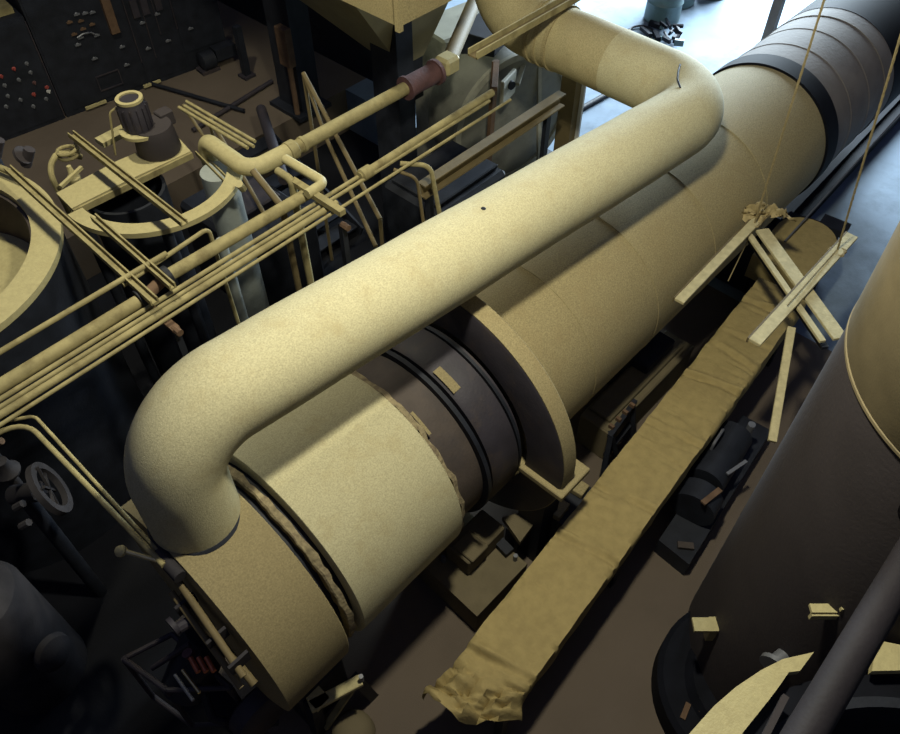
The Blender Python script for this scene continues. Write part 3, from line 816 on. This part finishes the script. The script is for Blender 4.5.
# ------------------------------------------------------------------ header pipes at the end of the drum
pipe('branch_conduit', [(-.3, 4.12, 2.36), (.36, 4.10, 2.36), (.385, 2.55, 2.36)], .018, 'conduit bending off the bundle toward the duct outlet', 'pipe', .18, 12)
pipe('branch_conduit', [(.30, 4.16, 2.34), (.425, 4.08, 2.34), (.415, 2.5, 2.34)], .012, 'second conduit bending off the bundle beside the branch to the duct', 'pipe', .08, 12)
hv = thing('hand_valve', 'small brass valve knob beside the duct outlet', 'valve', (.29, 2.70, 2.36))
part(hv, 'knob', MB().lathe((.28, 2.80, 2.34), (-.4, .2, .9), [(0, .015), (.01, .032), (.03, .036), (.05, .025), (.06, .01)], 14), 'yellow', 'pale knob')
part(hv, 'stem', MB().cyl((.285, 2.79, 2.36), (.40, 2.56, 2.36), .014, seg=8), 'brass')
part(hv, 'valve_body', MB().cyl((.41, 2.66, 2.33), (.41, 2.44, 2.33), .04, seg=14), 'dimsteel')
hp = thing('header_pipes', 'bunch of dim brown header pipes along the near end face of the drum', 'pipes', (.37, 2.4, 2.0))
for k, (x0, z0, x1, r) in enumerate(((.40, 2.22, .33, .030), (.34, 2.12, .29, .026), (.37, 2.02, .36, .034))):
    part(hp, 'header_pipe', MB().tube([(x0, 2.52, z0), ((x0 + x1) / 2, 2.2, z0 - .04), (x1, 1.86, z0 - .18)], r * .75, 12), 'beam')
for y in (2.42, 2.12, 1.92):
    part(hp, 'pipe_clip', MB().box((.36, y, 2.08), (.13, .02, .10)), 'dimsteel')
part(hp, 'small_valve', MB().cyl((.25, 2.35, 2.05), (.34, 2.33, 2.05), .035, seg=10).cyl((.22, 2.38, 2.05), (.25, 2.38, 2.05), .06, seg=12), 'darksteel')

# burner rig
br = thing('burner_rig', 'dark burner rig with copper tubes and bright rods in front of the drum end', 'machine', (.15, 2.6, 0))
for (a, b) in (((-.10, 3.02, .2), (-.02, 2.62, .2)), ((-.10, 3.02, .2), (-.08, 3.0, 1.0)), ((-.02, 2.62, .2), (0, 2.6, 1.0)), ((-.08, 3.0, 1.0), (0, 2.6, 1.0)), ((0, 2.6, 1.0), (.3, 2.3, 1.0)), ((-.08, 3.0, 1.0), (.25, 2.9, 1.0)), ((.3, 2.3, 1.0), (.3, 2.3, 0)), ((.25, 2.9, 1.0), (.3, 2.3, 1.0)), ((.02, 2.8, 1.0), (.28, 2.6, 1.3)), ((-.02, 2.62, .2), (.3, 2.3, .2))):
    part(br, 'frame_tube', MB().cyl(a, b, .02, seg=10), 'darksteel')
part(br, 'burner_body', MB().cyl((.10, 2.62, .8), (.42, 2.62, 1.2), .17, seg=24), 'black', 'black burner body')
for k in range(3):
    part(br, 'copper_tube', MB().cyl((.22 + k * .035, 2.47 - k * .035, 1.40), (.20 + k * .035, 2.36 - k * .035, 1.40), .018, seg=12), 'copper', 'copper tube')
part(br, 'burner_head', MB().cyl((.18, 2.44, 1.25), (.30, 2.40, 1.36), .07, seg=16), 'black')
part(br, 'gauge', MB().cyl((.235, 2.52, 1.33), (.225, 2.53, 1.37), .035, seg=16), 'purple', 'dull red gauge')
part(br, 'bright_rod', MB().cyl((.14, 2.47, 1.35), (.13, 2.27, 1.35), .011, seg=10), 'brass', 'bright rod')
part(br, 'bright_rod', MB().cyl((.09, 2.48, 1.35), (.075, 2.26, 1.35), .012, seg=10), 'chrome')
part(br, 'blower_case', MB().lathe((.36, 2.25, .62), (0, -1, 0), [(0, .2), (.02, .22), (.14, .22), (.16, .18)], 28), 'darksteel', 'dim grey blower case')
part(br, 'elbow_hose', MB().tube(fillet([(.18, 2.5, .9), (.1, 2.35, .7), (.25, 2.2, .5), (.42, 2.1, .4)], .1, 5), .03, 10), 'black')

# dark machinery bottom left
gm = thing('domed_motor', 'large dim grey round motor housing at the left edge below the pipe bundle', 'motor', (-.66, 4.4, PIT))
part(gm, 'housing', MB().lathe((-.66, 4.4, PIT), (0, 0, 1), [(0, .40), (1.35, .40), (1.47, .36), (1.55, .25), (1.57, .1)], 48), 'dimsteel')
part(gm, 'side_cap', MB().lathe((-.46, 3.98, 0.1), (.3, -.9, .2), [(0, .16), (.06, .15), (.1, .08)], 24), 'dimsteel')
part(gm, 'cover_ring', MB().lathe((-.60, 4.40, .865), (0, 0, 1), [(0, .17), (.0, .21), (.03, .21), (.03, .17)], 28, close=True), 'black')
part(gm, 'eye_bolt', MB().tube([(-.60, 4.40 + .05 * math.cos(a), .91 + .05 * math.sin(a)) for a in [k * PI / 6 for k in range(13)]], .012, 6), 'chrome')
cw = thing('chain_wheel', 'dim chain wheel and pipe fittings beside the domed motor', 'valve', (.15, 4.6, PIT))
whl = part(cw, 'wheel', MB().lathe((.24, 4.42, 1.25), (.9, -.3, .3), [(0, .17), (0, .23), (.05, .23), (.05, .17)], 28, close=True), 'dimsteel')
for k in range(3):
    a = k * PI / 3
    part(whl, 'spoke', MB().bar((.26 - .06 * math.cos(a), 4.42 - .2 * math.cos(a), 1.25 - .2 * math.sin(a)), (.26 + .06 * math.cos(a), 4.42 + .2 * math.cos(a), 1.25 + .2 * math.sin(a)), .02, .02), 'dimsteel')
part(cw, 'valve_body', MB().cyl((.05, 4.7, 1.1), (.2, 4.5, 1.2), .08, seg=16).cyl((.12, 4.85, 1.0), (.12, 4.85, 1.5), .04, seg=12), 'dimsteel')
part(cw, 'bonnet', MB().lathe((.12, 4.74, 1.3), (0, 0, 1), [(0, .09), (.03, .10), (.08, .06), (.16, .05)], 16), 'dimsteel', None)
part(cw, 'standpipe', MB().cyl((.1, 4.65, PIT), (.1, 4.65, 1.1), .06, seg=14), 'black')
for k, p in enumerate(((.22, 5.0, 1.55), (.3, 5.1, 1.5), (.16, 4.92, 1.45), (0.0, 4.5, 1.2), (-.05, 4.4, 1.1))):
    part(cw, 'fitting', MB().cyl((p[0], p[1], p[2]), (p[0] + .06, p[1] - .05, p[2] + .05), .03, seg=8), 'rust' if k == 2 else 'dimsteel')

# ------------------------------------------------------------------ control cabinets
u = Vector((2.98, -.37, 0)).normalized()
nn = Vector((-.1232, -.9924, 0))
P0 = Vector((3.71, 11.03, 0))


def cp(a, h, o=0.0):
    return P0 + u * a + Vector((0, 0, h)) + nn * o


def cbox(mb, a0, a1, h0, h1, o0, o1):
    vs = [cp(a, h, o) for o in (o0, o1) for (a, h) in ((a0, h0), (a1, h0), (a1, h1), (a0, h1))]
    return mb.add(vs, [(0, 1, 2, 3), (7, 6, 5, 4), (0, 4, 5, 1), (1, 5, 6, 2), (2, 6, 7, 3), (3, 7, 4, 0)])


c1 = thing('lamp_cabinet', 'black control cabinet with rows of red and grey lamps at the far left', 'cabinet', cp(-1, 0))
part(c1, 'cabinet_body', cbox(MB(), -2.4, .0, 0, 1.52, -.7, 0), 'black')
part(c1, 'front_panel', cbox(MB(), -2.36, -.02, .06, 1.48, 0, .012), 'black')
part(c1, 'edge_strip', cbox(MB(), -.012, .004, .06, 1.45, .0, .02), 'darksteel')
for (a, h, kd) in ((-.2, .93, 0), (-.38, .92, 1), (-.2, .80, 0), (-.38, .76, 0), (-.58, .75, 0), (-.57, .88, 1), (-.21, .65, 2), (-.08, .53, 1), (-.08, .47, 3), (-.28, .50, 1), (-.47, .49, 0), (-.68, .47, 0), (-.6, .6, 0), (-.15, .38, 0), (-.35, .34, 0), (-.78, .9, 0), (-.78, .76, 2)):
    mb = MB().lathe(cp(a, h, .01), nn, [(0, .026), (.008, .028), (.012, .018), (.03, .014)], 12)
    cbox(mb, a - .006, a + .006, h - .022, h + .022, .028, .045)
    part(c1, 'knob' if kd == 0 else 'lamp_knob', mb, ('chrome', 'redknob', 'purple', 'white')[kd], ('grey knob', 'red lamp knob', 'dull red knob', 'white lamp')[kd])
solo('top_clutter', cbox(cbox(MB(), -1.1, -.35, 1.52, 1.66, -.5, -.05), -.34, -.05, 1.52, 1.60, -.45, -.15), 'pipe', 'dim yellow boxes lying on top of the lamp cabinet', 'box', cp(-.6, 1.52))
c2 = thing('gauge_cabinet', 'black switchgear cabinet with gauges and switches right of the lamp cabinet', 'cabinet', cp(1.3, 0))
part(c2, 'cabinet_body', cbox(MB(), .02, 2.72, .0, 2.3, -.7, 0), 'black')
part(c2, 'front_panel', cbox(cbox(cbox(MB(), .05, 1.30, .08, 2.2, 0, .012), 1.33, 1.98, .08, 2.2, 0, .012), 2.01, 2.70, .3, 2.2, 0, .012), 'black')
for (a, h) in ((.53, 1.27), (.66, 1.34), (.77, 1.32), (.87, 1.30), (.68, 1.24), (.67, 1.13), (.53, 1.10), (.81, 1.15), (.82, .99), (.53, .95), (.60, 1.03), (.68, .69), (1.09, .45), (1.11, .72), (1.8, .58), (2.19, .64), (1.47, .57), (1.5, .95), (1.75, 1.0)):
    mb = MB().lathe(cp(a, h, .01), nn, [(0, .024), (.010, .025), (.015, .018)], 12)
    cbox(mb, a - .04, a + .04, h - .010, h + .010, .018, .04)
    part(c2, 'switch', mb, 'chrome' if h < 1.1 or h > 1.28 else 'rust', 'switch handle')
part(c2, 'cable_run', MB().tube([cp(.55, 1.05, .04), cp(.64, 1.08, .05), cp(.74, 1.07, .05), cp(.82, 1.0, .04)], .012, 6), 'chrome')
fr = MB()
for (a0, a1, h0, h1) in ((.60, .95, .42, .435), (.60, .615, .22, .42), (.60, .95, .2, .215), (.94, .955, .2, .42)):
    cbox(fr, a0, a1, h0, h1, .012, .03)
part(c2, 'frame_trim', fr, 'darksteel')
part(c2, 'meter_column', cbox(MB(), 1.02, 1.14, .95, 1.45, .012, .08), 'rust', 'brown meter column')
for a in (1.32, 1.55, 1.72, 1.99):
    part(c2, 'panel_strip', cbox(MB(), a - .006, a + .006, .4 if a < 1.6 else .7, 2.2, .01, .03), 'darksteel')
for a in (1.45, 1.6, 1.8):
    part(c2, 'meter_box', cbox(MB(), a - .05, a + .05, 1.05, 1.3, .012, .05), 'darksteel')
part(c2, 'floor_glint', cbox(MB(), .3, .62, .04, .075, .03, .07), 'yellow', 'painted yellow highlight at the foot')  # yellow strips painted in place of highlights on the floor
part(c2, 'floor_glint', cbox(MB(), 1.22, 1.5, .04, .075, .03, .07), 'yellow', 'painted yellow highlight at the foot')
wb = thing('wall_mount_motor', 'small black blower at the right foot of the gauge cabinet', 'machine', cp(2.1, 0, .2))
part(wb, 'blower_body', MB().lathe(cp(2.15, .16, .16), u, [(0, .10), (.02, .14), (.22, .14), (.24, .1)], 20), 'black')
part(wb, 'outlet', cbox(MB(), 2.4, 2.75, .12, .3, .06, .25), 'black')
part(wb, 'foot', cbox(MB(), 2.1, 2.4, 0, .05, .05, .28), 'darksteel')
po = thing('slim_post', 'slim dark post standing beside the gauge cabinet', 'post', cp(2.8, 0, .3))
part(po, 'post_shaft', MB().box((6.22, 10.0, .4), (.10, .10, .8)), 'black')
part(po, 'post_foot', MB().box((6.22, 10.0, .02), (.2, .2, .04)), 'darksteel')
pipe('floor_conduit', [(5.55, 9.2, .05), (5.0, 11.0, .05)], .03, 'thin dark conduit lying on the brown floor below the gauge cabinet', 'black')
pipe('floor_rail', [(4.75, 9.35, .04), (6.35, 9.55, .04)], .035, 'dim rail lying along the edge of the brown floor', 'darksteel', cat='rail')

# ------------------------------------------------------------------ steel columns, stair, hopper
k1 = thing('steel_column', 'black steel column with a brown box on it left of the stair rails', 'column', (6.2, 8.6, 0))
part(k1, 'column_shaft', MB().box((6.15, 8.78, 2.4), (.10, .52, 4.9)).box((6.35, 8.9, 2.4), (.30, .06, 4.9)).box((6.35, 8.62, 2.4), (.30, .06, 4.9)), 'black')
part(k1, 'junction_box', MB().box((6.05, 8.62, 1.05), (.12, .22, .55), bevel=.01), 'rust', 'rust brown box on the column')
part(k1, 'box_conduit', MB().cyl((6.04, 8.58, .80), (6.02, 8.55, PIT + .7), .04, seg=10), 'rust')
part(k1, 'base_plate', MB().box((6.25, 8.76, .03), (.6, .7, .06)), 'black')
k2 = thing('steel_column', 'black steel column standing under the hopper', 'column', (5.3, 5.75, PIT))
part(k2, 'column_shaft', MB().box((5.42, 5.93, 1.2), (.05, .40, 3.8)).box((5.52, 5.75, 1.2), (.24, .05, 3.8)).box((5.52, 6.11, 1.2), (.24, .05, 3.8)), 'black')
part(k2, 'base_plate', MB().box((5.5, 5.9, PIT + .03), (.6, .6, .06)), 'black')
sr = thing('stair_rails', 'pair of slanting brown handrails descending behind the lagged pipe', 'handrail', (4.7, 6.3, PIT))
for (a, b, r) in (((4.76, 6.53, 2.0), (4.3, 4.95, 1.15), .026), ((4.76, 6.53, 2.0), (4.62, 6.1, 1.45), .022), ((4.62, 6.1, 1.45), (4.12, 4.85, .95), .024), ((4.76, 6.53, 2.0), (4.76, 6.53, PIT), .022), ((4.3, 4.95, 1.15), (4.3, 4.95, PIT), .022)):
    part(sr, 'rail', MB().cyl(a, b, r, seg=10), 'beam')
sr2 = thing('stair_rails', 'dim pair of slanting rails left of the stair handrails', 'handrail', (3.9, 7.2, PIT))
for (a, b, r) in (((4.15, 7.7, 1.3), (3.7, 6.2, .9), .024), ((3.98, 7.9, 1.4), (3.82, 6.9, .9), .02), ((4.15, 7.7, 1.3), (4.15, 7.7, PIT), .02)):
    part(sr2, 'rail', MB().cyl(a, b, r, seg=10), 'beam')
sr3 = thing('stair_flight', 'black stair flight behind the lagged pipe', 'stair', (5.2, 7.4, PIT))
for k in range(7):
    part(sr3, 'tread', MB().box((4.9, 8.2 - .24 * k, .15 - .12 * k), (.9, .24, .03)), 'black')
part(sr3, 'stringer', MB().bar((4.42, 8.4, .1), (4.42, 6.6, -.65), .03, .2), 'black')
part(sr3, 'stringer', MB().bar((5.38, 8.4, .1), (5.38, 6.6, -.65), .03, .2), 'black')
pipe('lintel_pipe', [(5.3, 8.35, .55), (4.5, 6.9, .55)], .07, 'dim grey pipe behind the stair handrails', 'darksteel')

hp_ = thing('hopper', 'olive sheet metal hopper with sloping sides at the top of the picture', 'hopper', (5.8, 6.3, 1.9))
apx = [(5.62, 5.90), (5.98, 5.90), (5.98, 6.3), (5.62, 6.3)]
tpq = [(4.55, 5.02), (6.6, 5.02), (6.6, 7.2), (4.55, 7.2)]
tpq = [(4.70, 5.60), (6.55, 5.60), (6.55, 7.9), (4.70, 7.9)]
mb = MB().add([(p[0], p[1], 1.95) for p in apx] + [(p[0], p[1], 3.15) for p in tpq], [(3, 2, 1, 0), (4, 5, 6, 7), (0, 1, 5, 4), (1, 2, 6, 5), (2, 3, 7, 6), (3, 0, 4, 7)])
part(hp_, 'hopper_cone', mb, 'olive', None, 20)
part(hp_, 'hopper_bin', MB().box((5.625, 6.75, 4.0), (1.85, 2.3, 1.7)), 'olive')
part(hp_, 'outlet_spout', MB().box((5.8, 6.1, 1.7), (.34, .38, .5)), 'black')
pt = thing('platform_box', 'tan platform box whose lower corner hangs over the black column', 'box', (4.6, 5.0, 3.2))
mb = MB().prism([(4.42, 4.64), (4.42, 5.6), (5.4, 5.6), (5.4, 4.64)], 3.28, 4.3)
part(pt, 'box_shell', mb, 'insul_far')
part(pt, 'corner_angle', MB().box((4.415, 4.635, 3.75), (.05, .05, 1.0)), 'insul_far')

# beam, post
bmT = thing('side_beam', 'brown horizontal channel beam in front of the blower casing', 'beam', (4.2, 4.2, 2.0))
part(bmT, 'beam_web', MB().box((5.2, 4.2, 2.0), (2.1, .03, .13)), 'beam')
for z in (1.935, 2.065):
    part(bmT, 'beam_flange', MB().box((5.2, 4.17, z), (2.1, .10, .015)), 'beam')
part(bmT, 'beam_leg', MB().box((4.3, 4.22, .62), (.07, .05, 2.62)), 'black')
part(bmT, 'beam_leg', MB().box((6.1, 4.22, .62), (.07, .05, 2.62)), 'black')
bp_ = thing('brown_post', 'upright brown post between the blower casing and the rear duct', 'post', (6.9, 4.5, 0))
part(bp_, 'post_shaft', MB().box((6.92, 4.50, 1.2), (.14, .20, 2.4)), 'beam')
part(bp_, 'post_shoe', MB().box((6.92, 4.50, .03), (.34, .34, .06)), 'black')
part(bp_, 'side_strip', MB().box((6.98, 4.38, 1.1), (.03, .05, 2.2)), 'white', 'pale strip on the post')

# blower casing and sheet enclosure
bl = thing('blower_casing', 'grey green blower casing with a dark square inlet under the rear duct', 'blower', (7.0, 5.4, 0))
part(bl, 'scroll', MB().lathe((6.85, 5.25, 1.0), (.25, .97, 0), [(0, .80), (.02, .84), (.62, .84), (.64, .80)], 56), 'grey', 'round scroll')
part(bl, 'scroll_ring', MB().lathe((6.85, 5.25, 1.0), (.25, .97, 0), [(-.03, .78), (-.03, .86), (.02, .86), (.02, .78)], 56, close=True), 'lightgrey')
part(bl, 'inlet_box', MB().box((6.9, 5.75, 1.85), (.56, .5, .3), rz=.2, bevel=.01), 'black', 'dark square inlet')
part(bl, 'bearing_plate', MB().box((6.55, 5.12, 1.62), (.34, .05, .3), rz=.25, bevel=.01), 'lightgrey', 'pale bearing plate')
part(bl, 'bearing_hole', MB().cyl((6.56, 5.10, 1.66), (6.55, 5.06, 1.66), .05, seg=16), 'black')
part(bl, 'strut', MB().bar((6.7, 5.1, 1.6), (7.2, 5.35, 1.75), .05, .04), 'lightgrey')
part(bl, 'strut', MB().bar((7.15, 5.0, .3), (7.2, 5.2, 1.8), .05, .04), 'lightgrey')
part(bl, 'base_frame', MB().box((6.9, 5.3, .09), (1.5, .9, .18)), 'black')
en = thing('sheet_enclosure', 'pale grey sheet metal enclosure behind the dark red valve', 'enclosure', (6.9, 6.2, 0))
part(en, 'enclosure_body', MB().box((7.15, 6.45, .6), (.95, .65, 2.3), rz=-.15, bevel=.03), 'lightgrey')
for k in (-.18, .12):
    part(en, 'panel_rib', MB().box((7.15 + k, 6.12 - k * .15, .6), (.02, .03, 2.2), rz=-.15), 'grey')
part(en, 'panel_rib', MB().box((7.10, 6.11, 1.3), (.92, .03, .02), rz=-.15), 'grey')
tf = thing('leaning_timbers', 'brown timbers leaning before the sheet enclosure', 'frame', (6.2, 5.4, 0))
part(tf, 'frame_post', MB().bar((6.22, 5.12, 0), (6.22, 5.05, 2.1), .07, .05), 'rust')
part(tf, 'frame_rail', MB().bar((6.22, 5.04, 2.08), (5.85, 4.75, 2.05), .06, .05), 'rust')
dkm = thing('dark_filler_block', 'black block added to darken the gap below the pipe bundle and the beam', 'machine', (5.4, 5.0, PIT))  # added block, hides floor that the lamp would light
part(dkm, 'block_body', MB().box((5.36, 5.0, .2), (1.12, .9, 1.8), bevel=.05), 'black')
part(dkm, 'block_lid', MB().box((5.36, 5.0, 1.13), (1.0, .7, .06), bevel=.02), 'black')
part(dkm, 'gauge', MB().cyl((5.35, 4.56, .7), (5.35, 4.5, .72), .06, seg=14), 'chrome')
part(dkm, 'wire_loop', MB().tube(fillet([(4.82, 4.5, 1.0), (4.8, 4.42, .4), (5.05, 4.40, .3), (5.2, 4.45, .5)], .08, 5), .008, 6), 'chrome')
dk2 = thing('dark_filler_block', 'black block added to darken the floor behind the round blue grey column', 'machine', (4.1, 7.0, PIT))  # second added block, keeps lamplit floor out of view
part(dk2, 'block_body', MB().box((3.9, 6.9, -.1), (1.0, 1.4, 1.2), bevel=.05), 'black')
part(dk2, 'block_fin', MB().box((3.9, 6.9, .56), (.7, .5, .12), bevel=.02), 'darksteel')

# ------------------------------------------------------------------ far daylit area
def drum(x, y, lb, h=.95, m='teal'):
    d = thing('oil_barrel', lb, 'barrel', (x, y, 0), 'barrels by the door')
    part(d, 'barrel_body', MB().lathe((x, y, 0), (0, 0, 1), [(0, .28), (.02, .30), (.30, .295), (.33, .31), (.36, .295), (.62, .295), (.65, .31), (.68, .295), (h - .02, .30), (h, .28), (h - .02, .27)], 36), m)
    part(d, 'bung', MB().cyl((x + .15, y, h - .02), (x + .15, y, h + .02), .035, seg=10), 'chrome')
    return d


drum(12.15, 6.28, 'teal grey barrel standing nearest on the bright floor')
drum(12.85, 6.42, 'teal grey barrel standing beside the nearest one, half out of the picture')
drum(13.55, 6.15, 'teal barrel farthest to the right, cut off by the top of the picture')
jk = thing('scrap_heap', 'dark scrap heap at the foot of the barrels', 'scrap', (11.7, 5.9, 0))
for k in range(16):
    x, y = 11.55 + random.uniform(-.3, .3), 5.95 + random.uniform(-.45, .35)
    part(jk, 'scrap_piece', MB().box((x, y, .08 + random.uniform(0, .15)), (random.uniform(.08, .26), random.uniform(.03, .08), random.uniform(.03, .10)), rz=random.uniform(0, 3), rx=random.uniform(-.5, .5)), random.choice(['black', 'pitch', 'teal']))
dpst = thing('door_post', 'brown grey post standing on the bright floor behind the far shell', 'post', (12.5, 4.6, 0))
part(dpst, 'post_shaft', MB().box((12.2, 4.42, 1.2), (.14, .14, 2.4)), 'greyshell')
part(dpst, 'post_foot', MB().box((12.2, 4.42, .02), (.34, .34, .04)), 'greyshell')
solo('loose_cable', MB().tube([(10.95 + .05 * k, 6.55 - .01 * k, .02 + .012 * (k % 2)) for k in range(12)] + [(11.5 + .2 * math.cos(a), 6.25 + .2 * math.sin(a), .03) for a in [PI / 2 - k * .4 for k in range(18)]], .018, 8), 'black',
     'black cable looping over the pale floor', 'cable', (11.2, 6.4, 0))
pipe('floor_strip', [(10.3, 6.9, .02), (11.7, 7.75, .02)], .03, 'dark pipe lying on the pale floor behind the rear duct', 'black')
pipe('floor_strip', [(8.4, 5.66, .03), (10.4, 5.48, .03)], .045, 'dark bar lying on the pale floor under the rear duct', 'black')
tb = thing('steel_angle_stack', 'long black steel sections lying beside the far shell', 'steel', (9.0, 1.7, 0))
for k in range(3):
    part(tb, 'steel_section', MB().bar((8.2 + .15 * k, 2.34 - .15 * k, .12 + .05 * (k % 2)), (12.2 + .15 * k, 2.42 - .15 * k, .12 + .05 * (k % 2)), .15, .14), 'pitch')
wr = solo('guy_wire', MB().tube([(7.1, 1.72, .95), (12.6, 1.7, 1.5)], .010, 6), 'chrome', 'thin grey wire stretched past the far end of the conveyor', 'wire', (7.1, 1.72, .95))
hb = thing('dark_cowl', 'black cowl behind the tan hood of the conveyor', 'cowl', (7.8, 1.7, 0))
part(hb, 'cowl_body', MB().prism([(7.62, 2.02), (7.95, 2.0), (8.05, 1.45), (7.78, 1.35)], 0, .70), 'black')
part(hb, 'cowl_cap', MB().box((7.98, 1.5, .74), (.2, .3, .08), rz=.1), 'black')

cr = thing('cross_channel', 'brown channel crossing just above the rear leg of the duct', 'channel', (5.4, 3.98, 3.2))
part(cr, 'channel_web', MB().box((5.6, 3.98, 3.19), (2.0, .10, .015)), 'beam')
for y in (3.935, 4.025):
    part(cr, 'channel_lip', MB().box((5.6, y, 3.215), (2.0, .014, .06)), 'pipe')
part(cr, 'hanger_rod', MB().cyl((6.5, 3.98, 3.2), (6.5, 3.98, 6.5), .015, seg=8), 'black')
